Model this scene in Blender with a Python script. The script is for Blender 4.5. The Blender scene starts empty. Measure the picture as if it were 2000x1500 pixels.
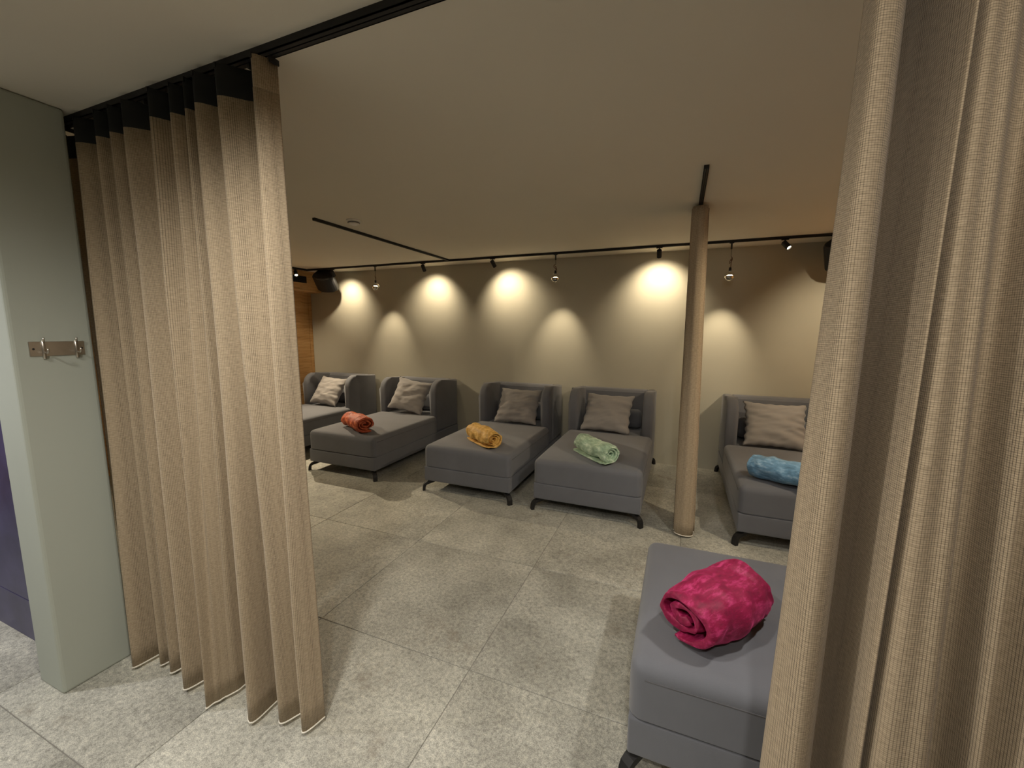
import bpy, bmesh, math, random
from math import sin, cos, pi, radians, sqrt, exp
from mathutils import Vector, Matrix, noise

# ------------------------------------------------------------------ camera, world, lights, exposure
sc = bpy.context.scene
C = sc.collection
CAM_H = 1.55
F_PX, PITCH, ROLL, YAW = 803.99, 0.129527, -0.004739, -0.386129
fw = Vector((sin(YAW) * cos(PITCH), cos(YAW) * cos(PITCH), -sin(PITCH)))
r0 = Vector((cos(YAW), -sin(YAW), 0)); d0 = fw.cross(r0)
rt = cos(ROLL) * r0 + sin(ROLL) * d0
dn = -sin(ROLL) * r0 + cos(ROLL) * d0
cam = bpy.data.cameras.new('camera'); cam.sensor_fit = 'HORIZONTAL'; cam.sensor_width = 36.0
cam.lens = F_PX / 2000.0 * 36.0; cam.clip_start = 0.02
camo = bpy.data.objects.new('camera', cam); C.objects.link(camo)
M3 = Matrix((rt, -dn, -fw)).transposed()
camo.matrix_world = Matrix.Translation((0, 0, CAM_H)) @ M3.to_4x4()
sc.camera = camo

sc.view_settings.view_transform = 'Standard'
sc.view_settings.look = 'None'
sc.view_settings.exposure = 0.45
sc.view_settings.gamma = 1.0
sc.view_settings.use_curve_mapping = False

w = bpy.data.worlds.new('world'); sc.world = w; w.use_nodes = True
w.node_tree.nodes['Background'].inputs[0].default_value = (0.9, 0.85, 0.75, 1)
w.node_tree.nodes['Background'].inputs[1].default_value = 0.02

WARM = (1.0, 0.83, 0.58); NEUT = (1.0, 0.95, 0.86); AMBER = (1.0, 0.55, 0.18); COOL = (0.86, 0.90, 1.0)

def spot(name, loc, target, power, deg, blend=0.6, col=WARM, rad=0.025):
    l = bpy.data.lights.new(name, 'SPOT'); l.energy = power; l.color = col
    l.spot_size = radians(deg); l.spot_blend = blend; l.shadow_soft_size = rad
    o = bpy.data.objects.new(name, l); C.objects.link(o); o.location = loc
    o.rotation_euler = (Vector(target) - Vector(loc)).to_track_quat('-Z', 'Y').to_euler()
    return o

# ceiling downlights of the hall in front of the curtain opening, of the side corridor, and of the near part of the room; the second hall one is an added fill
spot('hall_unseen_spot', (-0.90, 0.40, 2.41), (-0.90, 0.62, 0.0), 85, 150, 1.0, NEUT, 0.06)
spot('hall_unseen_spot', (-1.75, -0.45, 2.41), (-1.65, 0.6, 0.4), 42, 120, 0.9, NEUT, 0.06)  # extra lamp added for frontal light on the left curtain folds
spot('hall_unseen_spot', (0.15, -0.50, 2.41), (0.25, 0.9, 0.9), 70, 120, 0.9, NEUT, 0.06)
spot('corridor_downlight', (-3.6, -0.15, 2.41), (-3.2, 0.2, 0.0), 110, 140, 0.7, (0.97, 0.95, 0.95), 0.06)
spot('room_downlight', (0.80, 1.55, 2.41), (0.1, 1.8, 0.0), 55, 120, 0.9, NEUT, 0.06)

YB = 5.01; ZC = 2.425; XL = -5.52; XR = 1.95; YT = 1.02; YBT = 4.62

# ------------------------------------------------------------------ materials
def newmat(name):
    m = bpy.data.materials.new(name); m.use_nodes = True
    nt = m.node_tree; b = nt.nodes['Principled BSDF']
    return m, nt, b
def nd(nt, t, **kw):
    n = nt.nodes.new(t)
    for k, v in kw.items():
        setattr(n, k, v)
    return n
def ramp(nt, fac, stops):
    r = nd(nt, 'ShaderNodeValToRGB')
    e = r.color_ramp.elements
    while len(e) < len(stops): e.new(0.5)
    for i, (p, c) in enumerate(stops):
        e[i].position = p; e[i].color = (*c, 1)
    nt.links.new(fac, r.inputs[0]); return r
def mixc(nt, fac, a, b, mode='MIX'):
    m = nd(nt, 'ShaderNodeMix', data_type='RGBA', blend_type=mode)
    for i, v in ((0, fac), (6, a), (7, b)):
        if hasattr(v, 'is_linked'): nt.links.new(v, m.inputs[i])
        elif i == 0: m.inputs[0].default_value = v
        else: m.inputs[i].default_value = (*v, 1)
    return m.outputs[2]
def noise_n(nt, vec, scale, detail=4, rough=0.55):
    n = nd(nt, 'ShaderNodeTexNoise'); n.inputs['Scale'].default_value = scale
    n.inputs['Detail'].default_value = detail; n.inputs['Roughness'].default_value = rough
    if vec is not None: nt.links.new(vec, n.inputs['Vector'])
    return n.outputs['Fac']
def bump(nt, b, h, strength, dist=0.01):
    n = nd(nt, 'ShaderNodeBump'); n.inputs['Strength'].default_value = strength
    n.inputs['Distance'].default_value = dist
    nt.links.new(h, n.inputs['Height']); nt.links.new(n.outputs[0], b.inputs['Normal'])
def mapping(nt, src, scale):
    m = nd(nt, 'ShaderNodeMapping'); m.inputs['Scale'].default_value = scale
    nt.links.new(src, m.inputs['Vector']); return m.outputs[0]
def math_n(nt, op, a, b=None):
    n = nd(nt, 'ShaderNodeMath', operation=op)
    for i, v in enumerate((a, b)):
        if v is None: continue
        if hasattr(v, 'is_linked'): nt.links.new(v, n.inputs[i])
        else: n.inputs[i].default_value = v
    return n.outputs[0]

def paint(name, col, var=0.06, rough=0.85):
    m, nt, b = newmat(name)
    g = nd(nt, 'ShaderNodeNewGeometry').outputs['Position']
    f = noise_n(nt, g, 2.0, 3)
    c = mixc(nt, f, [x * (1 - var) for x in col], [x * (1 + var) for x in col])
    nt.links.new(c, b.inputs['Base Color']); b.inputs['Roughness'].default_value = rough
    bump(nt, b, noise_n(nt, g, 220, 2), 0.08, 0.002)
    return m
def plain(name, col, rough=0.5, metal=0.0):
    m, nt, b = newmat(name)
    g = nd(nt, 'ShaderNodeTexCoord').outputs['Object']
    f = noise_n(nt, g, 30, 3)
    c = mixc(nt, f, [x * 0.9 for x in col], [min(1, x * 1.1) for x in col])
    nt.links.new(c, b.inputs['Base Color'])
    b.inputs['Roughness'].default_value = rough; b.inputs['Metallic'].default_value = metal
    return m

M_WALL = paint('taupe_wall_paint', (0.45, 0.425, 0.345))
M_CEIL = paint('ceiling_paint', (0.74, 0.69, 0.59), 0.03)
M_SAGE = paint('sage_wall_paint', (0.47, 0.50, 0.44), 0.03)
M_BLACK = plain('black_metal', (0.007, 0.0065, 0.007), 0.6, 0.0)
M_BLACKFAB = plain('black_tape', (0.012, 0.013, 0.013), 0.9)
M_STEEL = plain('brushed_steel', (0.62, 0.58, 0.52), 0.32, 1.0)
M_WHITE = plain('white_plastic', (0.88, 0.86, 0.82), 0.5)
M_HEM = plain('hem_cord', (0.80, 0.76, 0.66), 0.8)
M_SPEAK = plain('speaker_plastic', (0.010, 0.010, 0.011), 0.5)
M_GREY = plain('speaker_trim', (0.16, 0.16, 0.16), 0.35)
M_CORD = plain('brown_cord', (0.10, 0.04, 0.02), 0.7)
M_MIRROR = plain('mirrored_glass', (0.55, 0.53, 0.48), 0.08, 1.0)
M_GROUT = plain('grout', (0.22, 0.21, 0.185), 0.95)

def glow(name, col, s):
    m, nt, b = newmat(name)
    b.inputs['Base Color'].default_value = (*col, 1)
    b.inputs['Emission Color'].default_value = (*col, 1); b.inputs['Emission Strength'].default_value = s
    return m
M_GLOW = glow('lit_lens', (1.0, 0.86, 0.60), 14)
M_BULBGLOW = glow('lit_filament', (1.0, 0.88, 0.66), 6)

def glass():
    m, nt, b = newmat('clear_bulb_glass')
    b.inputs['Base Color'].default_value = (0.95, 0.93, 0.85, 1)
    b.inputs['Roughness'].default_value = 0.02; b.inputs['Transmission Weight'].default_value = 1.0
    b.inputs['IOR'].default_value = 1.1
    return m
M_GLASS = glass()

def tile_mat():
    m, nt, b = newmat('stone_look_tile')
    g = nd(nt, 'ShaderNodeNewGeometry').outputs['Position']
    rnd = nd(nt, 'ShaderNodeObjectInfo').outputs['Random']
    off = nd(nt, 'ShaderNodeCombineXYZ')
    nt.links.new(math_n(nt, 'MULTIPLY', rnd, 37.0), off.inputs[2])
    add = nd(nt, 'ShaderNodeVectorMath', operation='ADD')
    nt.links.new(g, add.inputs[0]); nt.links.new(off.outputs[0], add.inputs[1]); p = add.outputs[0]
    n1 = noise_n(nt, p, 2.2, 6, 0.65); n2 = noise_n(nt, p, 55, 6, 0.75); n3 = noise_n(nt, p, 260, 3, 0.6)
    c1 = ramp(nt, n1, [(0.32, (0.29, 0.283, 0.245)), (0.68, (0.54, 0.53, 0.465))]).outputs[0]
    c2 = ramp(nt, n2, [(0.34, (0.62, 0.615, 0.60)), (0.50, (1, 1, 1)), (0.66, (1.32, 1.30, 1.26))]).outputs[0]
    c = mixc(nt, 1.0, c1, c2, 'MULTIPLY')
    c3 = ramp(nt, n3, [(0.38, (0.72, 0.72, 0.72)), (0.62, (1.25, 1.25, 1.25))]).outputs[0]
    c = mixc(nt, 1.0, c, c3, 'MULTIPLY')
    # brownish and dark stain marks
    s = noise_n(nt, p, 4.2, 7, 0.68)
    sm = ramp(nt, s, [(0.57, (0, 0, 0)), (0.68, (1, 1, 1))]).outputs[0]
    s2 = noise_n(nt, mapping(nt, p, (1, 1, 1)), 1.7, 2)
    sm2 = ramp(nt, s2, [(0.45, (0, 0, 0)), (0.6, (1, 1, 1))]).outputs[0]
    mask = math_n(nt, 'MULTIPLY', math_n(nt, 'MULTIPLY', sm, sm2), 0.6)
    c = mixc(nt, mask, c, (0.20, 0.165, 0.12))
    nt.links.new(c, b.inputs['Base Color'])
    b.inputs['Roughness'].default_value = 0.62
    h = math_n(nt, 'ADD', math_n(nt, 'MULTIPLY', n2, 0.7), math_n(nt, 'MULTIPLY', n3, 0.3))
    bump(nt, b, h, 0.35, 0.004)
    return m
M_TILE = tile_mat()

def dark_tile():
    m, nt, b = newmat('dark_violet_tile')
    g = nd(nt, 'ShaderNodeNewGeometry').outputs['Position']
    c = ramp(nt, noise_n(nt, g, 5, 5), [(0.3, (0.04, 0.038, 0.10)), (0.7, (0.08, 0.075, 0.18))]).outputs[0]
    nt.links.new(c, b.inputs['Base Color']); b.inputs['Roughness'].default_value = 0.35
    return m
M_DTILE = dark_tile()

def wood_mat():
    m, nt, b = newmat('oak_veneer')
    g = nd(nt, 'ShaderNodeNewGeometry').outputs['Position']
    v = mapping(nt, g, (2.0, 1.6, 16.0))
    n1 = noise_n(nt, v, 1.0, 7, 0.62)
    wv = nd(nt, 'ShaderNodeTexWave', wave_type='BANDS', bands_direction='Z')
    wv.inputs['Scale'].default_value = 7; wv.inputs['Distortion'].default_value = 9
    wv.inputs['Detail'].default_value = 3; wv.inputs['Detail Scale'].default_value = 1.2
    nt.links.new(mapping(nt, g, (1, 0.55, 1)), wv.inputs['Vector'])
    f = math_n(nt, 'ADD', math_n(nt, 'MULTIPLY', n1, 0.9), math_n(nt, 'MULTIPLY', wv.outputs['Fac'], 0.1))
    c = ramp(nt, f, [(0.25, (0.29, 0.145, 0.045)), (0.5, (0.50, 0.275, 0.10)), (0.75, (0.62, 0.375, 0.17))]).outputs[0]
    nt.links.new(c, b.inputs['Base Color']); b.inputs['Roughness'].default_value = 0.5
    bump(nt, b, f, 0.15, 0.003)
    return m
M_WOOD = wood_mat()

def fabric(name, col, var=0.12, scale=900, sheen=0.25):
    m, nt, b = newmat(name)
    tc = nd(nt, 'ShaderNodeTexCoord').outputs['Object']
    n1 = noise_n(nt, tc, scale, 2); n2 = noise_n(nt, tc, 6, 3)
    f = math_n(nt, 'ADD', math_n(nt, 'MULTIPLY', n1, 0.6), math_n(nt, 'MULTIPLY', n2, 0.4))
    c = ramp(nt, f, [(0.3, [x * (1 - var) for x in col]), (0.7, [x * (1 + var) for x in col])]).outputs[0]
    nt.links.new(c, b.inputs['Base Color']); b.inputs['Roughness'].default_value = 0.9
    b.inputs['Sheen Weight'].default_value = sheen; b.inputs['Sheen Roughness'].default_value = 0.5
    bump(nt, b, n1, 0.15, 0.002)
    return m
M_GREYFAB = fabric('grey_upholstery', (0.142, 0.146, 0.165))
M_SEAM = fabric('grey_seam', (0.09, 0.088, 0.095))
M_PILLOW = fabric('grey_pillow_cotton', (0.30, 0.28, 0.268))

def fleece(name, col, light):
    m, nt, b = newmat(name)
    tc = nd(nt, 'ShaderNodeTexCoord').outputs['Object']
    n1 = noise_n(nt, mapping(nt, tc, (0.6, 1.5, 1.5)), 24, 5, 0.65); n2 = noise_n(nt, tc, 600, 2)
    f = math_n(nt, 'ADD', math_n(nt, 'MULTIPLY', n1, 0.85), math_n(nt, 'MULTIPLY', n2, 0.15))
    dk = [x * 0.62 for x in col]
    c = ramp(nt, f, [(0.36, dk), (0.52, col), (0.68, light)]).outputs[0]
    nt.links.new(c, b.inputs['Base Color']); b.inputs['Roughness'].default_value = 0.6
    b.inputs['Sheen Weight'].default_value = 0.9; b.inputs['Sheen Roughness'].default_value = 0.35
    b.inputs['Sheen Tint'].default_value = (*light, 1)
    bump(nt, b, f, 0.4, 0.008)
    return m

def curtain_mat():
    m, nt, b = newmat('woven_beige_curtain')
    uv = nd(nt, 'ShaderNodeUVMap', uv_map='cloth').outputs[0]
    sp = nd(nt, 'ShaderNodeSeparateXYZ'); nt.links.new(uv, sp.inputs[0])
    u, v = sp.outputs[0], sp.outputs[1]
    # weft and warp threads, period in metres
    def thread(x, per):
        return math_n(nt, 'ABSOLUTE', math_n(nt, 'SINE', math_n(nt, 'MULTIPLY', x, pi / per)))
    weft = thread(v, 0.0042); warp = thread(u, 0.0050)
    one = nd(nt, 'ShaderNodeCombineXYZ'); nt.links.new(math_n(nt, 'MULTIPLY', u, 1.0), one.inputs[0])
    cl = noise_n(nt, one.outputs[0], 28, 3, 0.7)            # clusters of open warp lines
    cl2 = noise_n(nt, one.outputs[0], 210, 2, 0.6)
    openw = ramp(nt, cl, [(0.40, (0, 0, 0)), (0.62, (1, 1, 1))]).outputs[0]
    slub = noise_n(nt, mapping(nt, uv, (60, 240, 1)), 1.0, 2)
    wl = ramp(nt, warp, [(0.0, (1, 1, 1)), (0.45, (0, 0, 0))]).outputs[0]
    we = ramp(nt, weft, [(0.0, (1, 1, 1)), (0.45, (0, 0, 0))]).outputs[0]
    gap = math_n(nt, 'ADD', math_n(nt, 'MULTIPLY', wl, math_n(nt, 'ADD', math_n(nt, 'MULTIPLY', openw, 0.85), 0.25)),
                 math_n(nt, 'MULTIPLY', we, 0.60))
    gap = math_n(nt, 'MINIMUM', math_n(nt, 'ADD', gap, math_n(nt, 'MULTIPLY', math_n(nt, 'SUBTRACT', cl2, 0.5), 0.25)), 1.0)
    base = ramp(nt, slub, [(0.3, (0.42, 0.325, 0.215)), (0.7, (0.60, 0.475, 0.325))]).outputs[0]
    c = mixc(nt, gap, base, (0.055, 0.040, 0.026))
    nt.links.new(c, b.inputs['Base Color']); b.inputs['Roughness'].default_value = 0.85
    b.inputs['Sheen Weight'].default_value = 0.15
    bump(nt, b, math_n(nt, 'SUBTRACT', 1.0, gap), 0.5, 0.0015)
    tr = nd(nt, 'ShaderNodeBsdfTranslucent'); nt.links.new(c, tr.inputs[0])
    mx = nd(nt, 'ShaderNodeMixShader'); mx.inputs[0].default_value = 0.10
    nt.links.new(b.outputs[0], mx.inputs[1]); nt.links.new(tr.outputs[0], mx.inputs[2])
    tp = nd(nt, 'ShaderNodeBsdfTransparent')
    mx2 = nd(nt, 'ShaderNodeMixShader')
    nt.links.new(math_n(nt, 'MULTIPLY', gap, 0.18), mx2.inputs[0])
    nt.links.new(mx.outputs[0], mx2.inputs[1]); nt.links.new(tp.outputs[0], mx2.inputs[2])
    nt.links.new(mx2.outputs[0], nt.nodes['Material Output'].inputs[0])
    return m
M_CURT = curtain_mat()

# ------------------------------------------------------------------ mesh helpers
def mesh_obj(name, bm, mat, parent=None, smooth=False, loc=None):
    me = bpy.data.meshes.new(name)
    bmesh.ops.recalc_face_normals(bm, faces=bm.faces)
    bm.to_mesh(me); bm.free()
    if smooth:
        for p in me.polygons: p.use_smooth = True
    me.materials.append(mat)
    o = bpy.data.objects.new(name, me); C.objects.link(o)
    if parent is not None: o.parent = parent
    if loc is not None: o.location = loc
    return o
def tag(o, label, cat=None, group=None, kind=None):
    o['label'] = label
    if cat: o['category'] = cat
    if group: o['group'] = group
    if kind: o['kind'] = kind
    return o
def empty(name, loc=(0, 0, 0), rz=0.0):
    o = bpy.data.objects.new(name, None); C.objects.link(o); o.location = loc; o.rotation_euler = (0, 0, rz)
    o.empty_display_size = 0.1
    return o
def box(bm, x0, x1, y0, y1, z0, z1, bev=0.0, seg=2):
    r = bmesh.ops.create_cube(bm, size=1.0)
    vs = r['verts']
    for v in vs:
        v.co = Vector(((x0 + x1) / 2 + v.co.x * (x1 - x0), (y0 + y1) / 2 + v.co.y * (y1 - y0), (z0 + z1) / 2 + v.co.z * (z1 - z0)))
    if bev > 0:
        es = list({e for v in vs for e in v.link_edges})
        bmesh.ops.bevel(bm, geom=es, offset=bev, segments=seg, profile=0.5, affect='EDGES')
    return bm
def bmnew(): return bmesh.new()
def tube(bm, pts, rad, n=8, cap=True):
    pts = [Vector(p) for p in pts]; rings = []
    up = None
    for i, p in enumerate(pts):
        t = (pts[min(i + 1, len(pts) - 1)] - pts[max(i - 1, 0)]).normalized()
        if up is None:
            up = Vector((0, 0, 1)) if abs(t.z) < 0.9 else Vector((1, 0, 0))
        s = t.cross(up).normalized(); up = s.cross(t).normalized()
        rr = rad[i] if isinstance(rad, (list, tuple)) else rad
        rings.append([bm.verts.new(p + rr * (cos(2 * pi * k / n) * s + sin(2 * pi * k / n) * up)) for k in range(n)])
    for a, b in zip(rings, rings[1:]):
        for k in range(n):
            bm.faces.new((a[k], a[(k + 1) % n], b[(k + 1) % n], b[k]))
    if cap:
        bm.faces.new(rings[0][::-1]); bm.faces.new(rings[-1])
    return bm
def lathe(bm, prof, n=20, center=(0, 0)):
    rings = []
    for r, z in prof:
        if r < 1e-6: rings.append([bm.verts.new((center[0], center[1], z))])
        else: rings.append([bm.verts.new((center[0] + r * cos(2 * pi * k / n), center[1] + r * sin(2 * pi * k / n), z)) for k in range(n)])
    for a, b in zip(rings, rings[1:]):
        for k in range(n):
            q = []
            for x in (a[k % len(a)], a[(k + 1) % n % len(a)], b[(k + 1) % n % len(b)], b[k % len(b)]):
                if x not in q: q.append(x)
            if len(q) > 2: bm.faces.new(q)
    return bm
def soft_box(bm, c, h, r, crown=0.0, seg=5, inner=8, ripple=0.0, seed=0, rb=None):
    """a box with round edges and a gently crowned top; c centre, h half sizes, r radius"""
    def axis(hh):
        a = [-hh + r * (1 - cos(pi / 2 * i / seg)) for i in range(seg)]
        m = [-(hh - r) + 2 * (hh - r) * i / inner for i in range(inner + 1)]
        return a + m + [-x for x in reversed(a)]
    A = [axis(x) for x in h]; V = {}
    def vert(p):
        k = tuple(round(x, 6) for x in p)
        if k not in V:
            q = Vector([max(-(h[i] - r), min(h[i] - r, p[i])) for i in range(3)])
            d = Vector(p) - q
            s = q + d.normalized() * r if d.length > 1e-9 else q
            if rb is not None and p[2] < 0:
                q2 = Vector((q.x, q.y, 0)); d2 = Vector((p[0] - q.x, p[1] - q.y, 0))
                s = q2 + (d2.normalized() * r if d2.length > 1e-9 else Vector())
                if p[2] <= -h[2] + 1e-6:
                    s.x *= 1 - rb / h[0]; s.y *= 1 - rb / h[1]
                s.z = max(p[2], -h[2]) if p[2] <= -h[2] + 1e-6 else max(p[2], -h[2] + rb)
            if s.z > 0:
                s.z += crown * max(0, 1 - (s.x / h[0]) ** 2) ** 0.6 * max(0, 1 - (s.y / h[1]) ** 4)
            if ripple:
                nn = noise.noise(Vector(s) * 5 + Vector((seed, seed, 0)))
                s = s + Vector((0, 0, 1)) * nn * ripple
            V[k] = bm.verts.new(s + Vector(c))
        return V[k]
    for ax in range(3):
        i, j = [k for k in range(3) if k != ax]
        for sg in (-1, 1):
            for a0, a1 in zip(A[i], A[i][1:]):
                for b0, b1 in zip(A[j], A[j][1:]):
                    vs = []
                    for a, b in ((a0, b0), (a1, b0), (a1, b1), (a0, b1)):
                        p = [0, 0, 0]; p[ax] = sg * h[ax]; p[i] = a; p[j] = b
                        vs.append(vert(p))
                    try: bm.faces.new(vs)
                    except ValueError: pass
    return bm
def prism(bm, prof, x0, x1, bev=0.0, seg=3):
    """profile in (y, z) extruded along x"""
    n = len(prof)
    A = [bm.verts.new((x0, y, z)) for y, z in prof]; B = [bm.verts.new((x1, y, z)) for y, z in prof]
    fa = bm.faces.new(A); fb = bm.faces.new(B[::-1])
    for k in range(n): bm.faces.new((A[k], B[k], B[(k + 1) % n], A[(k + 1) % n]))
    if bev:
        es = list(set(fa.edges) | set(fb.edges))
        bmesh.ops.bevel(bm, geom=es, offset=bev, segments=seg, profile=0.5, affect='EDGES', clamp_overlap=True)
    return bm
def copy_tree(o, parent=None):
    c = o.copy(); C.objects.link(c); c.parent = parent
    for ch in list(o.children): copy_tree(ch, c)
    return c

# ------------------------------------------------------------------ the setting
HY0 = -1.9
b = bmnew(); box(b, -5.8, 2.2, HY0 - 0.2, YB + 0.2, -0.15, -0.003)
floor = tag(mesh_obj('floor', b, M_GROUT), 'grey stone-look tiled floor with thin joints', kind='structure')
T = 0.9; X0, Y0 = -0.82, 1.51
b = bmnew(); box(b, -T / 2 + 0.0015, T / 2 - 0.0015, -T / 2 + 0.0015, T / 2 - 0.0015, -0.012, 0.0, 0.0015, 1)
tile0 = None
for i in range(-6, 4):
    for j in range(-4, 5):
        cx, cy = X0 + (i + 0.5) * T, Y0 + (j + 0.5) * T
        if cx < -6.0 or cx > 2.4 or cy > 5.4 or cy < HY0 - 0.4: continue
        if tile0 is None:
            o = tile0 = mesh_obj('tile', b, M_TILE, floor)
        else:
            o = tile0.copy(); C.objects.link(o); o.parent = floor
        o.location = (cx, cy, 0); o.rotation_euler = (0, 0, 0)
b = bmnew(); box(b, -5.8, 2.2, HY0 - 0.2, YB + 0.2, ZC, ZC + 0.15)
tag(mesh_obj('ceiling', b, M_CEIL), 'smooth beige plaster ceiling over the whole room', kind='structure')
b = bmnew(); box(b, -5.8, 2.2, YB, YB + 0.2, -0.002, ZC)
tag(mesh_obj('wall_back', b, M_WALL), 'taupe painted back wall washed by spotlights', kind='structure')
b = bmnew(); box(b, XR, XR + 0.2, HY0, YB, -0.002, ZC)
wr = tag(mesh_obj('wall_right', b, M_WOOD), 'right wall clad in honey-coloured oak panels', kind='structure')
for y1, y0 in ((YB, YB - 1.3), (YB - 1.3, YB - 2.55), (YB - 2.55, YB - 3.8)):
    b = bmnew(); box(b, XR - 0.02, XR, y0 + 0.002, y1 - 0.002, 0.0, 2.117, 0.002, 1)
    mesh_obj('panel', b, M_WOOD, wr)
b = bmnew(); box(b, XR - 0.25, XR, 1.1, YB, 2.117, ZC, 0.003, 1)
tag(mesh_obj('trim_2', b, M_WOOD), 'oak bulkhead along the top of the right wall', kind='structure')
b = bmnew(); box(b, -5.8, 2.2, HY0 - 0.2, HY0, -0.002, ZC)
tag(mesh_obj('wall_hall', b, M_SAGE), 'sage wall of the hall opposite the curtain', kind='structure')
b = bmnew(); box(b, -5.8, XL - 0.02, HY0, YB, -0.002, ZC)
wl = tag(mesh_obj('wall_left', b, M_WOOD), 'left wall clad in honey-coloured oak panels', kind='structure')
edges = [YB, YB - 0.065, YB - 1.3, YB - 2.55, YB - 3.8, 0.98]
for y1, y0 in zip(edges, edges[1:]):
    b = bmnew(); box(b, XL - 0.02, XL, y0 + 0.002, y1 - 0.002, 0.0, 2.117, 0.002, 1)
    mesh_obj('panel', b, M_WOOD, wl)
b = bmnew(); box(b, XL - 0.02, -5.294, 0.98, YB, 2.117, ZC, 0.003, 1)
tag(mesh_obj('trim_1', b, M_WOOD), 'oak bulkhead along the top of the panelled wall', kind='structure')
# wall between hall and room, left of the opening; its hall side is dark tile
b = bmnew(); box(b, -5.54, -2.555, 0.85, 0.975, -0.002, ZC)
wf = tag(mesh_obj('wall_front', b, M_SAGE), 'wall left of the pillar faced in dark violet tiles', kind='structure')
tz = [0.0, 0.22, 1.12, 2.02, ZC]
for x0 in (-3.455, -4.355, -5.255):
    for z0, z1 in zip(tz, tz[1:]):
        b = bmnew(); box(b, x0 + 0.0015, x0 + 0.8985, 0.838, 0.8501, z0 + 0.0015, z1 - 0.0015, 0.0015, 1)
        mesh_obj('tile', b, M_DTILE, wf)
b = bmnew(); box(b, -2.555, -2.355, 0.735, 0.975, -0.002, ZC, 0.012, 3)
tag(mesh_obj('pillar', b, M_SAGE, smooth=False), 'sage green painted pillar beside the left curtain', kind='structure')

# ------------------------------------------------------------------ rails
def rail(name, p0, p1, wdt, hgt, label, cat, slot=True):
    p0, p1 = Vector(p0), Vector(p1); L = (p1 - p0).length
    ang = math.atan2((p1 - p0).y, (p1 - p0).x)
    e = empty(name, (p0.x, p0.y, ZC), ang)
    b = bmnew()
    t = 0.0035
    box(b, 0, L, -wdt / 2, wdt / 2, -t, 0)
    for s in (-1, 1):
        box(b, 0, L, s * wdt / 2 - (t if s > 0 else 0), s * wdt / 2 + (0 if s > 0 else t), -hgt, -t)
        yi = s * wdt / 2; yo = s * 0.002
        box(b, 0, L, min(yi, yo), max(yi, yo), -hgt, -hgt + t)
    mesh_obj('profile', b, M_BLACK, e)
    for x in (0.0, L):
        b = bmnew(); box(b, x - 0.0015, x + 0.0015, -wdt / 2, wdt / 2, -hgt, 0)
        mesh_obj('end_cap', b, M_BLACK, e)
    tag(e, label, cat); return e
rail('curtain_rail', (-2.575, YT, 0), (1.9, YT, 0), 0.034, 0.024, 'long black ceiling rail carrying the two big front curtains', 'curtain rail')
rail('curtain_rail', (0.08, 2.53, 0), (0.08, YBT - 0.02, 0), 0.026, 0.02, 'short black ceiling rail above the narrow gathered curtain', 'curtain rail')
rail('curtain_rail', (-2.735, 2.55, 0), (-2.735, YBT - 0.02, 0), 0.026, 0.02, 'bare black ceiling rail beside the round smoke detector', 'curtain rail')
rail('light_track', (1.53, 1.2, 0), (1.53, YBT - 0.02, 0), 0.034, 0.022, 'black light track added along the bulkhead of the right wall', 'light track')  # unseen track, added to carry the right-hand fill spots
rail('light_track', (-5.155, YBT, 0), (1.65, YBT, 0), 0.034, 0.022, 'black light track along the taupe back wall', 'light track')
rail('light_track', (-5.14, 1.2, 0), (-5.14, YBT - 0.02, 0), 0.034, 0.022, 'black light track along the oak bulkhead', 'light track')

# ------------------------------------------------------------------ curtains
def catmull(P, n):
    out = []
    for i in range(len(P) - 1):
        p0, p1, p2, p3 = P[max(i - 1, 0)], P[i], P[i + 1], P[min(i + 2, len(P) - 1)]
        for k in range(n):
            t = k / n
            out.append(tuple(0.5 * ((2 * p1[a]) + (-p0[a] + p2[a]) * t + (2 * p0[a] - 5 * p1[a] + 4 * p2[a] - p3[a]) * t * t
                                    + (-p0[a] + 3 * p1[a] - 3 * p2[a] + p3[a]) * t ** 3) for a in (0, 1)))
    out.append(tuple(P[-1])); return out
def sheet(name, rows, mat, parent, thick=0.0025):
    """rows: list of (z, [(x,y)...]); builds a cloth sheet with metric UV"""
    bm = bmesh.new(); uvl = bm.loops.layers.uv.new('cloth')
    ref = rows[len(rows) // 2][1]; u = [0.0]
    for a, c in zip(ref, ref[1:]): u.append(u[-1] + math.dist(a, c))
    G = [[bm.verts.new((x, y, z)) for x, y in pts] for z, pts in rows]
    for i in range(len(G) - 1):
        for k in range(len(u) - 1):
            f = bm.faces.new((G[i][k], G[i][k + 1], G[i + 1][k + 1], G[i + 1][k])); f.smooth = True
            for lp, (uu, vv) in zip(f.loops, ((u[k], rows[i][0]), (u[k + 1], rows[i][0]), (u[k + 1], rows[i + 1][0]), (u[k], rows[i + 1][0]))):
                lp[uvl].uv = (uu, vv)
    me = bpy.data.meshes.new(name); bm.to_mesh(me); bm.free(); me.materials.append(mat)
    o = bpy.data.objects.new(name, me); C.objects.link(o); o.parent = parent
    s = o.modifiers.new('thickness', 'SOLIDIFY'); s.thickness = thick; s.offset = 0
    return o
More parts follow.
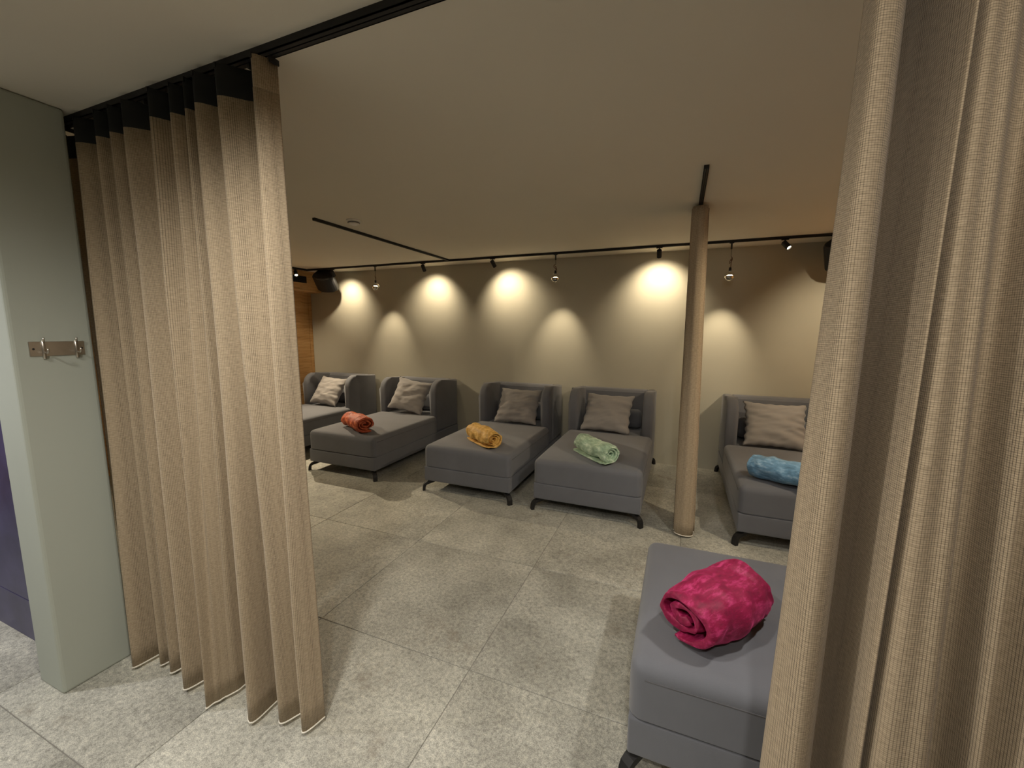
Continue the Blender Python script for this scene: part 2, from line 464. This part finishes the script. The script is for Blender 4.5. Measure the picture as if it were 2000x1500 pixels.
def curtain(name, top, bot, z_top, z_bot, header, label, seed, n=9, wob=0.006, tape=True, tape_from=0, tape_to=None, group=None):
    e = empty(name, (0, 0, 0))
    rows = []
    NZ = 26
    zs = [z_top - (z_top - z_bot) * i / NZ for i in range(NZ + 1)]
    if header: zs = sorted(set(zs + [z_top - header]), reverse=True)
    def row(z):
        t = (z_top - z) / (z_top - z_bot); tt = t * t * (3 - 2 * t) * 0.5 + t * 0.5
        P = [((1 - tt) * a[0] + tt * c[0], (1 - tt) * a[1] + tt * c[1]) for a, c in zip(top, bot)]
        q = catmull(P, n); out = []
        for k, (x, y) in enumerate(q):
            dy = noise.noise(Vector((k * 0.13 + seed * 7.1, z * 1.1, seed))) * wob * min(1, 4 * t)
            dx = noise.noise(Vector((k * 0.13 + seed * 3.3, z * 0.9, seed + 5))) * wob * 0.6 * min(1, 4 * t)
            out.append((x + dx, y + dy))
        return out
    allrows = [(z, row(z)) for z in zs]
    zh = z_top - header if header else None
    if tape:
        k0 = tape_from * n; k1 = (tape_to * n if tape_to is not None else len(top) * n) + 1
        full = [r for r in allrows]
        sheet('cloth', [r for r in full if r[0] <= zh + 1e-6], M_CURT, e)
        up = [r for r in full if r[0] >= zh - 1e-6]
        sheet('header_tape', [(z, p[k0:k1]) for z, p in up], M_BLACKFAB, e)
        if k1 < len(full[0][1]): sheet('heading_flap', [(z, p[k1 - 1:]) for z, p in up], M_CURT, e)
    else:
        sheet('cloth', allrows, M_CURT, e)
    z, pts = allrows[-1]
    b = bmnew(); tube(b, [(x, y, z) for x, y in pts], 0.0042, 6)
    mesh_obj('hem_cord', b, M_HEM, e, True)
    # hooks and gliders up to the rail
    for k in (range(0, len(top)) if tape else ()):
        x, y = top[k]
        b = bmnew(); box(b, x - 0.004, x + 0.004, min(y, YT if tape else y) - 0.003, max(y, YT if tape else y) + 0.003, z_top - 0.012, z_top + 0.004)
        mesh_obj('glider', b, M_BLACK, e)
    tag(e, label, 'curtain', group)
    return e
# left pair: fold crests seen in the photograph (x, y) at the rail and at the hem, crest / valley alternating
topA = [(-2.575, 1.060), (-2.470, 1.085), (-2.365, 1.060), (-2.318, 0.985), (-2.215, 1.075), (-2.172, 0.985), (-2.110, 1.075), (-2.076, 0.985), (-2.015, 1.075), (-1.982, 0.985), (-1.905, 1.055), (-1.870, 1.085)]
botA = [(-2.545, 1.060), (-2.420, 1.080), (-2.310, 1.050), (-2.232, 0.920), (-2.195, 1.060), (-2.130, 0.975), (-2.100, 1.065), (-2.040, 0.965), (-1.998, 1.065), (-1.890, 0.935), (-1.850, 1.050), (-1.815, 1.085)]
curtain('curtain', topA, botA, ZC - 0.030, 0.018, 0.095, 'beige woven curtain hanging next to the sage pillar', 1)
topB = [(-1.835, 1.055), (-1.797, 0.975), (-1.745, 1.045), (-1.695, 0.985), (-1.655, 1.045), (-1.612, 0.985), (-1.585, 1.070), (-1.545, 0.975), (-1.470, 1.065), (-1.432, 0.975), (-1.335, 1.060), (-1.278, 0.985), (-1.238, 1.045)]
botB = [(-1.775, 1.060), (-1.714, 0.920), (-1.704, 0.945), (-1.694, 0.970), (-1.684, 0.995), (-1.674, 1.020), (-1.655, 1.070), (-1.486, 0.940), (-1.466, 1.075), (-1.374, 0.985), (-1.325, 1.055), (-1.260, 0.990), (-1.235, 1.070)]
curtain('curtain', topB, botB, ZC - 0.030, 0.018, 0.095, 'beige woven curtain ending at the left edge of the opening', 2, tape_to=11)
# right curtain, close to the camera
tR = [(0.288, 1.035), (0.290, 1.015), (0.300, 0.985), (0.345, 1.030), (0.386, 1.230), (0.404, 1.225), (0.418, 0.990), (0.424, 0.985), (0.432, 1.030), (0.442, 0.985), (0.464, 1.000), (0.480, 1.000),
      (0.505, 1.035), (0.530, 1.050), (0.552, 0.985), (0.60, 1.05), (0.66, 0.98), (0.72, 1.055), (0.79, 0.98), (0.86, 1.055), (0.93, 0.985), (1.0, 1.05)]
bR = [(0.222, 1.035), (0.232, 1.005), (0.274, 0.955), (0.315, 1.000), (0.346, 1.110), (0.360, 1.105), (0.378, 0.985), (0.392, 0.980), (0.402, 1.060), (0.408, 0.965), (0.455, 0.950), (0.505, 0.965),
      (0.545, 1.090), (0.572, 1.070), (0.585, 0.985), (0.62, 1.05), (0.67, 0.97), (0.73, 1.055), (0.80, 0.97), (0.87, 1.055), (0.94, 0.975), (1.01, 1.05)]
curtain('curtain', tR, bR, ZC - 0.030, 0.018, 0.095, 'coarse beige curtain close up on the right', 3, wob=0.004, tape=True, tape_from=2)
# narrow gathered curtain between the loungers
def gath(dx, dy, sx):
    P = [(-0.03, 3.245), (-0.015, 3.225), (0.030, 3.205), (0.080, 3.215), (0.098, 3.25)]
    y = 3.265; s = 1
    for k in range(7):
        P += [(0.035 if k % 2 == 0 else 0.02, y + 0.008), (-0.035, y + 0.018), (0.035, y + 0.03), (0.112 - 0.006 * (k % 2), y + 0.038)]
        y += 0.04
    return [(0.05 + x * sx + dx, yy + dy) for x, yy in P]
gt = [(0.08 + (x - 0.085) * 0.75, y) for x, y in gath(0, 0, 1.0)]
curtain('curtain', gt, gath(0.012, 0, 1.0), ZC - 0.022, 0.02, 0.0, 'narrow gathered curtain hanging between two loungers', 4, n=5, wob=0.004, tape=False)

# ------------------------------------------------------------------ loungers
def leg_mesh(sx, sy):
    """flat bent bar: runs out diagonally under the frame, then drops to the floor. sx, sy: outward signs"""
    b = bmnew()
    path = [(-0.13, -0.10, 0.100), (-0.085, -0.066, 0.098), (-0.014, -0.011, 0.070), (-0.003, -0.002, 0.058), (0.003, 0.002, 0.040), (0.006, 0.005, 0.0)]
    dirv = Vector((sx * 0.79, sy * 0.61, 0)).normalized(); side = Vector((-dirv.y, dirv.x, 0))
    rings = []
    for i, p in enumerate(path):
        c = Vector((sx * p[0], sy * p[1], p[2]))
        a = Vector(path[max(i - 1, 0)]); d = Vector(path[min(i + 1, len(path) - 1)])
        t = (Vector((sx * d.x, sy * d.y, d.z)) - Vector((sx * a.x, sy * a.y, a.z))).normalized()
        nn = t.cross(side).normalized(); hw, ht = 0.020, 0.013
        rings.append([b.verts.new(c + side * u * hw + nn * v * ht) for u, v in ((-1, -1), (1, -1), (1, 1), (-1, 1))])
    for r in rings[-1]: pass
    for a, c in zip(rings, rings[1:]):
        for k in range(4): b.faces.new((a[k], a[(k + 1) % 4], c[(k + 1) % 4], c[k]))
    b.faces.new(rings[0]); b.faces.new(rings[-1])
    for v in rings[-1]: v.co.z = 0.0
    return b
W = 0.45; LEN = 1.73; WY = 1.18
def make_lounger():
    e = empty('lounger')
    b = bmnew(); soft_box(b, (0, LEN / 2, 0.172), (W - 0.003, LEN / 2 - 0.002, 0.0705), 0.010, 0, 3, 4)
    mesh_obj('base', b, M_GREYFAB, e, True)
    b = bmnew(); soft_box(b, (0, (WY + 0.03) / 2, 0.348), (W, (WY + 0.03) / 2, 0.104), 0.048, 0.014, 5, 10, rb=0.006)
    soft_box(b, (0, (WY + 1.62) / 2, 0.346), (W - 0.108, (1.62 - WY) / 2, 0.102), 0.03, 0.01, 3, 4)
    m = mesh_obj('mattress', b, M_GREYFAB, e, True)
    for s in (-1, 1):
        b = bmnew(); tube(b, [(s * (W - 0.0005), 0.05 + k * (WY - 0.06) / 10, 0.400) for k in range(11)], 0.0028, 6)
        mesh_obj('piping', b, M_SEAM, m, True)
    b = bmnew()
    prof = [(1.735 - 0.17, 0.245), (1.73, 0.245), (1.73, 0.860), (1.715, 0.874), (1.69, 0.882), (1.63, 0.882), (1.605, 0.872), (1.588, 0.850), (1.535, 0.47)]
    prism(b, prof, -W + 0.10, W - 0.10, 0.0)
    mesh_obj('backrest', b, M_GREYFAB, e)
    R = 0.15
    prof = [(LEN, 0.245), (LEN, 0.882)] + [(WY + R - R * sin(pi / 2 * k / 8), 0.905 - R + R * cos(pi / 2 * k / 8)) for k in range(9)] + [(WY - 0.004, 0.245)]
    prof[1] = (LEN, 0.878)
    for s in (-1, 1):
        b = bmnew(); x0, x1 = sorted((s * W, s * (W - 0.108)))
        prism(b, prof, x0, x1, 0.034, 4)
        mesh_obj('wing', b, M_GREYFAB, e, True)
    for sx in (-1, 1):
        for sy in (-1, 1):
            o = mesh_obj('leg', leg_mesh(sx, sy), M_BLACK, e)
            o.location = (sx * (W - 0.002), 0.004 if sy < 0 else LEN - 0.02, 0)
    return e
proto = make_lounger()
LX = [-4.70, -3.29, -1.79, -0.67, 0.90]
GL = 'grey upholstered loungers'
L_LAB = ['grey wing-back lounger next to the oak wall, without a blanket', 'grey wing-back lounger holding the orange blanket', 'grey wing-back lounger holding the yellow blanket',
         'grey wing-back lounger holding the green blanket', 'grey wing-back lounger holding the blue blanket', 'grey lounger foot end in the foreground holding the pink blanket']
for i, x in enumerate(LX + [None]):
    o = proto if i == 0 else copy_tree(proto)
    if x is None:
        o.location = (-0.10, 1.755, 0); o.rotation_euler = (0, 0, -pi / 2)
    else:
        o.location = (x, 3.25, 0)
    tag(o, L_LAB[i], 'lounger', GL)

# ------------------------------------------------------------------ cushions
def cushion_mesh(a, bb, thick, seed, crease=1.0):
    b = bmnew(); N = 36; top = {}; bot = {}
    rs = random.Random(seed)
    ph = [rs.uniform(0, 6.28) for _ in range(8)]; fq = [rs.uniform(9, 20) for _ in range(8)]
    for i in range(N + 1):
        for j in range(N + 1):
            u, v = -1 + 2 * i / N, -1 + 2 * j / N
            x = a * u * (1 - 0.085 * (1 - v * v)); y = bb * v * (1 - 0.085 * (1 - u * u))
            h = thick * (max(0, 1 - abs(u) ** 2.6) * max(0, 1 - abs(v) ** 2.6)) ** 0.52
            eu = exp(-((1 - abs(u)) / 0.28) ** 2) ; ev = exp(-((1 - abs(v)) / 0.22) ** 2)
            k = 0 if u > 0 else 3
            wr = eu * (sin(fq[k] * v + ph[k]) + 0.6 * sin(fq[k + 1] * 1.7 * v + ph[k + 1] + 2 * u)) * 0.014
            wr += ev * 0.5 * sin(fq[6] * u + ph[6]) * 0.005
            wr += noise.noise(Vector((u * 1.6 + seed, v * 3.2, seed))) * 0.020
            wr += noise.noise(Vector((u * 3 + seed * 2 + v, v * 9 - u * 2, seed + 4))) * 0.008
            edge = max(0, (1 - abs(u) ** 6) * (1 - abs(v) ** 6))
            rip = (1 - edge) * 0.008
            x += (sin(fq[k] * v + ph[k]) * 0.006) * eu * crease; y += sin(fq[7] * u + ph[7]) * 0.003 * ev
            top[i, j] = b.verts.new((x, y, h + wr * crease * edge))
            if i in (0, N) or j in (0, N): bot[i, j] = top[i, j]
            else: bot[i, j] = b.verts.new((x, y, -h + wr * 0.5 * crease * edge))
    for i in range(N):
        for j in range(N):
            b.faces.new((top[i, j], top[i + 1, j], top[i + 1, j + 1], top[i, j + 1]))
            b.faces.new((bot[i, j], bot[i, j + 1], bot[i + 1, j + 1], bot[i + 1, j]))
    return b
def pillow(loc, lean, rz, rollz, seed, label, a=0.262, bb=0.238):
    o = mesh_obj('cushion', cushion_mesh(a, bb, 0.078, seed), M_PILLOW, None, True)
    # stands upright (local y up), leans back, turns on the seat
    m = Matrix.Translation(loc) @ Matrix.Rotation(rz, 4, 'Z') @ Matrix.Rotation(radians(90) - lean, 4, 'X') @ Matrix.Rotation(rollz, 4, 'Z')
    o.matrix_world = m
    return tag(o, label, 'cushion', 'square grey cushions')
pillow((-4.72, 4.510, 0.662), radians(35), radians(0), radians(-3), 3, 'creased square grey cushion on the lounger next to the oak wall', 0.255, 0.228)
pillow((-3.28, 4.490, 0.688), radians(32), radians(14), radians(-11), 8, 'tilted square grey cushion on the lounger with the orange blanket', 0.245, 0.232)
pillow((-1.75, 4.510, 0.660), radians(35), radians(2), radians(-1), 14, 'square grey cushion on the lounger with the yellow blanket', 0.262, 0.228)
pillow((-0.70, 4.500, 0.660), radians(35), radians(-2), radians(-1), 21, 'square grey cushion on the lounger with the green blanket', 0.262, 0.228)
pillow((0.875, 4.510, 0.664), radians(33), radians(0), radians(-1), 30, 'wrinkled square grey cushion on the lounger with the blue blanket', 0.265, 0.232)
def bolster(x, label):
    b = bmnew()
    soft_box(b, (0, 0, 0), (0.315, 0.062, 0.105), 0.055, 0.0, 5, 5, 0.0)
    o = mesh_obj('lumbar_bolster', b, M_GREYFAB, None, True)
    o.location = (x, 4.735, 0.572)
    o.rotation_euler = (radians(-7), 0, 0)
    return tag(o, label, 'bolster', 'low grey bolsters behind the cushions')
bolster(-4.70, 'low grey bolster behind the cushion by the oak wall')
bolster(-3.29, 'low grey bolster behind the tilted cushion')
bolster(-1.79, 'low grey bolster behind the cushion of the yellow-blanket lounger')
bolster(-0.67, 'low grey bolster behind the cushion of the green-blanket lounger')
bolster(0.90, 'low grey bolster behind the cushion of the blue-blanket lounger')

# ------------------------------------------------------------------ rolled blankets
def blanket(loc, ang, L, ra, rb, turns, seed, col, light, label, tail=0.05, flip=1, th=0.020):
    """spiral roll lying on the seat; axis along local x"""
    b = bmnew(); N = int(turns * 26); path = []
    r_in = 0.18
    for k in range(N + 1):
        t = k / N; ang_ = -pi / 2 + flip * 2 * pi * turns * (t - 1)
        s = r_in + (1 - r_in) * t
        path.append(Vector((ra * s * cos(ang_), rb * s * sin(ang_))))
    for k in range(1, 6):
        path.append(Vector((flip * tail * k / 5, -rb)))
    n = len(path); NS = 40
    zmin = -rb - th / 2
    rings = []
    for i in range(NS + 1):
        f = i / NS; x0 = (f - 0.5) * L
        end = abs(2 * f - 1)
        ring = []
        for side in (1, -1):
            rng = range(n) if side == 1 else range(n - 1, -1, -1)
            for k in rng:
                p = path[k]; t = path[min(k + 1, n - 1)] - path[max(k - 1, 0)]
                nn = Vector((t.y, -t.x)).normalized() * flip
                depth = k / n
                q = p + nn * side * th * 0.5 * (0.75 + 0.25 * (1 - end ** 6))
                nz = noise.noise(Vector((x0 * 9 + seed, p.x * 14, p.y * 14 + seed)))
                nz2 = noise.noise(Vector((x0 * 30 + seed * 2, p.x * 34, p.y * 34)))
                big = noise.noise(Vector((x0 * 4 + seed * 3, 0.3, seed)))
                sc_ = 1.0 - 0.10 * end ** 4 + 0.07 * big
                nz3 = noise.noise(Vector((x0 * 16 - seed, p.x * 22 + x0 * 6, p.y * 22)))
                rr = (nz * 0.018 + nz3 * 0.006 + nz2 * 0.012 * (0.3 + end)) * (1 if side == 1 else 0.35)
                q = q * sc_ + nn * side * rr
                dx = 0.016 * noise.noise(Vector((depth * 9 + seed, f * 2.0 // 1, 1.7))) * end ** 3 * (1 if f > 0.5 else -1)
                dx -= (0.02 * (1 - depth)) * end ** 6 * (1 if f > 0.5 else -1)
                zz = max(q.y, zmin + (0.002 if side > 0 else 0.0))
                ring.append(b.verts.new((x0 + dx, q.x, zz - zmin)))
        rings.append(ring)
    m = len(rings[0])
    for a, c in zip(rings, rings[1:]):
        for k in range(m): b.faces.new((a[k], a[(k + 1) % m], c[(k + 1) % m], c[k]))
    for rg in (rings[0], rings[-1]):
        for k in range(n - 1):
            b.faces.new((rg[k], rg[k + 1], rg[m - 2 - k], rg[m - 1 - k]))
    o = mesh_obj('rolled_blanket', b, fleece(label.split()[1] + '_fleece', col, light), None, True)
    o.location = loc; o.rotation_euler = (0, 0, ang)
    sub = o.modifiers.new('soft', 'SUBSURF'); sub.levels = 1; sub.render_levels = 1
    return tag(o, label, 'blanket', 'rolled fleece blankets')
ZS = 0.464
blanket((-3.25, 3.48, ZS), radians(-28), 0.50, 0.112, 0.080, 2.6, 1, (0.44, 0.065, 0.018), (0.72, 0.22, 0.09), 'rolled orange fleece blanket', 0.06)
blanket((-1.715, 3.48, ZS), radians(-36), 0.46, 0.090, 0.078, 3.1, 2, (0.70, 0.39, 0.085), (0.90, 0.61, 0.22), 'rolled yellow fleece blanket', 0.07, -1)
blanket((-0.635, 3.47, ZS), radians(-44), 0.47, 0.094, 0.076, 3.1, 3, (0.38, 0.54, 0.38), (0.74, 0.85, 0.68), 'rolled green fleece blanket', 0.08, -1)
blanket((0.77, 3.37, ZS), radians(-28), 0.50, 0.094, 0.082, 2.8, 4, (0.17, 0.36, 0.58), (0.52, 0.72, 0.90), 'rolled blue fleece blanket', 0.05)
blanket((0.165, 1.590, ZS), radians(54), 0.40, 0.128, 0.090, 2.15, 5, (0.29, 0.004, 0.055), (0.62, 0.05, 0.20), 'rolled pink fleece blanket', 0.02, 1, 0.032)

# ------------------------------------------------------------------ track spots and pendant bulbs
def spot_head(loc, target, label, lit=False, power=20, deg=50, blend=0.5, col=WARM, length=0.085):
    x, y = loc
    e = empty('track_spotlight', (x, y, ZC - 0.022))
    b = bmnew(); box(b, -0.03, 0.03, -0.012, 0.012, -0.010, 0.0, 0.002, 1); mesh_obj('adapter', b, M_BLACK, e)
    b = bmnew(); tube(b, [(0, 0, -0.008), (0, 0, -0.040)], 0.006, 10); mesh_obj('stem', b, M_BLACK, e)
    pv = Vector((0, 0, -0.042)); wp = Vector((x, y, ZC - 0.022)) + pv
    d = (Vector(target) - wp).normalized()
    q = d.to_track_quat('Z', 'Y')
    b = bmnew()
    lathe(b, [(0.0, -0.02), (0.020, -0.02), (0.024, -0.015), (0.024, length - 0.02), (0.0215, length - 0.02), (0.0205, length - 0.032), (0.0, length - 0.032)], 20)
    h = mesh_obj('lamp_head', b, M_BLACK, e, False); h.location = pv; h.rotation_euler = q.to_euler()
    b = bmnew(); lathe(b, [(0.0, length - 0.028), (0.012, length - 0.0285), (0.0195, length - 0.031)], 20)
    g = mesh_obj('lens', b, M_GLOW, h, True)
    lp = wp + d * (length - 0.012)
    spot('spot_beam', lp, lp + d, power, deg, blend, col, 0.018)
    tag(e, label, 'spotlight', 'black spotlights on the ceiling track')
    return e
spot_head((-4.656, YBT), (-4.70, YB, 1.92), 'black track spotlight beside the left loudspeaker', power=25, deg=106, blend=1.0)
spot_head((-3.125, YBT), (-3.18, YB, 1.92), 'black track spotlight where the bare ceiling rail meets the track', power=25, deg=106, blend=1.0)
spot_head((-2.138, YBT), (-2.05, YB, 1.96), 'black track spotlight tilted right, in the middle of the wall', power=25, deg=106, blend=1.0)
spot_head((-0.250, YBT), (-0.26, YB, 1.94), 'black track spotlight just left of the narrow curtain', power=29, deg=110, blend=1.0)
spot_head((0.850, YBT), (1.80, 3.70, 1.00), 'black track spotlight turned to the right, near the right loudspeaker', power=85, deg=75, blend=0.8)
spot_head((-5.14, 4.42), (-3.6, 3.55, 0.2), 'glowing track spotlight beside the dark vent on the bulkhead', power=150, deg=90, blend=0.8)
spot_head((-5.14, 2.55), (-3.0, 3.7, 0.2), 'track spotlight shining faintly through the left curtain', power=75, deg=68, blend=0.8)
spot_head((-5.14, 3.60), (-5.52, 4.0, 1.1), 'added track spotlight washing the left oak wall, unseen behind the left curtain', power=45, deg=100, blend=0.8)  # added out of view to brighten the oak panelling
spot_head((1.53, 2.60), (-0.4, 4.0, 0.4), 'added track spotlight on the right wall track, unseen behind the right curtain', power=55, deg=80, blend=0.8)  # unseen fill lamp, added to light the loungers from the right
spot_head((1.53, 3.70), (1.60, YB, 1.1), 'added track spotlight aimed at the far right corner, unseen behind the right curtain', power=46, deg=90, blend=0.8)  # unseen lamp added to brighten the right end of the back wall

def pendant(x, y, zb, label, loop):
    e = empty('pendant_lamp', (x, y, ZC - 0.022))
    H = ZC - 0.022 - zb                                  # drop to bulb centre
    b = bmnew(); box(b, -0.02, 0.02, -0.012, 0.012, -0.008, 0, 0.002, 1); tube(b, [(0, 0, -0.004), (0, 0, -0.062)], 0.008, 10)
    mesh_obj('ceiling_adapter', b, M_BLACK, e)
    R = 0.047
    pts = [(0, 0, -0.06), (0.001, 0, -H * 0.42)]
    b = bmnew(); tube(b, pts, 0.0022, 6); mesh_obj('cord', b, M_BLACK, e, True)
    zk = -H * 0.42; zl = -H + R + 0.028
    b = bmnew()
    lp = [(0.001, 0, zk), (-0.020 * loop, 0.004, zk - 0.010), (-0.024 * loop, 0.006, zk - 0.026), (0.004, 0.004, zk - 0.052), (0.016 * loop, 0, zk - 0.066), (0.010 * loop, -0.004, zk - 0.04),
          (-0.010 * loop, -0.004, zk - 0.016), (0.006, 0, zk - 0.030), (0.004, 0, zl)]
    tube(b, lp, 0.0034, 6); mesh_obj('knotted_cord', b, M_CORD, e, True)
    b = bmnew(); lathe(b, [(0, zl + 0.010), (0.011, zl + 0.008), (0.013, zl - 0.018), (0.012, zl - 0.034), (0, zl - 0.034)], 14); mesh_obj('socket', b, M_BLACK, e, True)
    gb = bmnew(); lathe(gb, [(R * sin(pi * k / 16), -H + R * cos(pi * k / 16)) for k in range(1, 9)], 24)
    bulb = mesh_obj('bulb', gb, M_GLASS, e, True)
    b = bmnew(); lathe(b, [(R * sin(pi * k / 16), -H + R * cos(pi * k / 16)) for k in range(8, 16)] + [(0, -H - R)], 24)
    lathe(b, [(0.0, -H - R * 0.99), (R * 0.7, -H - R * 0.68), (R * 0.985, -H)], 24)
    mesh_obj('mirror_crown', b, M_MIRROR, bulb, True)
    b = bmnew(); lathe(b, [(0, -H + 0.012), (0.020, -H + 0.010), (0.026, -H + 0.004), (0, -H + 0.002)], 16); mesh_obj('filament', b, M_BULBGLOW, bulb, True)
    spot('pendant_beam', (x, y, zb - R - 0.01), (x - 0.03, YB, 1.38), 22, 60, 1.0, WARM, 0.02)
    tag(e, label, 'pendant lamp', 'mirrored bulb pendants')
    return e
pendant(-3.895, YBT, 2.135, 'mirrored bulb pendant hanging nearest the oak wall', 0.4)
pendant(-1.353, YBT, 2.140, 'mirrored bulb pendant with a looped cord, mid wall', 1.0)
pendant(0.411, YBT, 2.085, 'mirrored bulb pendant right of the narrow curtain', -0.6)

# ------------------------------------------------------------------ loudspeakers
def speaker(loc, rz, tilt, label, sgn):
    e = empty('loudspeaker', loc, rz)
    b = bmnew()
    # plan outline tapering to the back, rounded front; extruded in z
    wv, dv, hv = 0.150, 0.20, 0.135
    plan = [(-0.060, dv), (0.060, dv), (wv, 0.05)] + [(wv * cos(pi * k / 10), -0.0 - 0.05 * sin(pi * k / 10)) for k in range(0, 11)] + [(-wv, 0.05)]
    lo = [b.verts.new((x, y, -hv)) for x, y in plan]; hi = [b.verts.new((x, y, hv)) for x, y in plan]
    fa = b.faces.new(lo); fb = b.faces.new(hi[::-1]); k_ = len(plan)
    for k in range(k_): b.faces.new((lo[k], hi[k], hi[(k + 1) % k_], lo[(k + 1) % k_]))
    bmesh.ops.bevel(b, geom=list(set(fa.edges) | set(fb.edges)), offset=0.022, segments=3, profile=0.5, affect='EDGES')
    body = mesh_obj('cabinet', b, M_SPEAK, e); body.rotation_euler = (tilt, 0, 0)
    b = bmnew()
    ring = [(0.118 * cos(pi * k / 12 + 0), -0.052 * sin(pi * k / 12), 0) for k in range(13)]
    tube(b, [(x, y - 0.003, 0.112) for x, y, z in ring], 0.004, 6); mesh_obj('trim_strip', b, M_GREY, body, True)
    b = bmnew(); box(b, -0.02, 0.02, dv - 0.01, dv + 0.06, -0.02, 0.02, 0.004, 1); box(b, -0.05, 0.05, dv + 0.05, dv + 0.062, -0.05, 0.05, 0.003, 1)
    mesh_obj('bracket', b, M_BLACK, e)
    return tag(e, label, 'loudspeaker', 'black loudspeakers in the ceiling corners')
speaker((-4.88, 4.70, 2.225), radians(24), radians(48), 'black corner loudspeaker by the oak bulkhead', 1)
speaker((1.33, 4.68, 2.225), radians(-24), radians(40), 'black corner loudspeaker half hidden by the right curtain', -1)

# ------------------------------------------------------------------ small things
e = empty('smoke_detector', (-2.492, 2.722, ZC))
b = bmnew(); lathe(b, [(0, 0), (0.056, 0), (0.057, -0.010), (0.050, -0.014), (0, -0.014)], 28); mesh_obj('base', b, M_WHITE, e)
b = bmnew(); lathe(b, [(0.0, -0.014), (0.044, -0.014), (0.042, -0.030), (0.030, -0.036), (0, -0.037)], 28); mesh_obj('sensor_cap', b, M_WHITE, e, True)
b = bmnew(); lathe(b, [(0.045, -0.018), (0.047, -0.020), (0.047, -0.024), (0.043, -0.026)], 28); mesh_obj('vent_ring', b, M_GREY, e, True)
tag(e, 'round white smoke detector on the ceiling', 'smoke detector')

e = empty('air_vent', (-5.294, 4.605, 2.292))
b = bmnew()
for z0, z1, y0, y1 in ((0.040, 0.048, -0.128, 0.128), (-0.048, -0.040, -0.128, 0.128), (-0.048, 0.048, -0.128, -0.120), (-0.048, 0.048, 0.120, 0.128)):
    box(b, 0, 0.008, y0, y1, z0, z1)
mesh_obj('frame', b, M_BLACK, e)
b = bmnew(); box(b, 0, 0.002, -0.12, 0.12, -0.04, 0.04); mesh_obj('backing', b, M_SPEAK, e)
for k in range(5):
    z = -0.032 + 0.016 * k
    b = bmnew(); box(b, 0.002, 0.008, -0.12, 0.12, z - 0.002, z + 0.002); mesh_obj('slat', b, M_BLACK, e)
tag(e, 'small dark rectangular vent on the oak bulkhead', 'vent')

e = empty('coat_hook_rail', (-2.355, 0.862, 1.468))
b = bmnew(); box(b, 0, 0.004, -0.082, 0.082, -0.029, 0.029, 0.0012, 1); mesh_obj('back_plate', b, M_STEEL, e)
for y in (-0.070, 0.072):
    b = bmnew(); lathe(b, [(0, 0.0055), (0.003, 0.0052), (0.0042, 0.004)], 12); o = mesh_obj('screw', b, M_BLACK, e); o.rotation_euler = (0, pi / 2, 0); o.location = (0, y, 0)
for y in (-0.042, 0.055):
    b = bmnew()
    # upright flat bar with a peg reaching out and up
    box(b, 0.004, 0.010, y - 0.005, y + 0.005, -0.040, 0.034, 0.0015, 1)
    tube(b, [(0.008, y, -0.014), (0.030, y, -0.016), (0.036, y, -0.014), (0.039, y, -0.008), (0.040, y, 0.002)], 0.0036, 8)
    tube(b, [(0.006, y, 0.026), (0.012, y, 0.034), (0.014, y, 0.044)], 0.0036, 8)
    mesh_obj('hook', b, M_STEEL, e, True)
tag(e, 'steel plate with two coat hooks on the sage pillar', 'coat hooks')
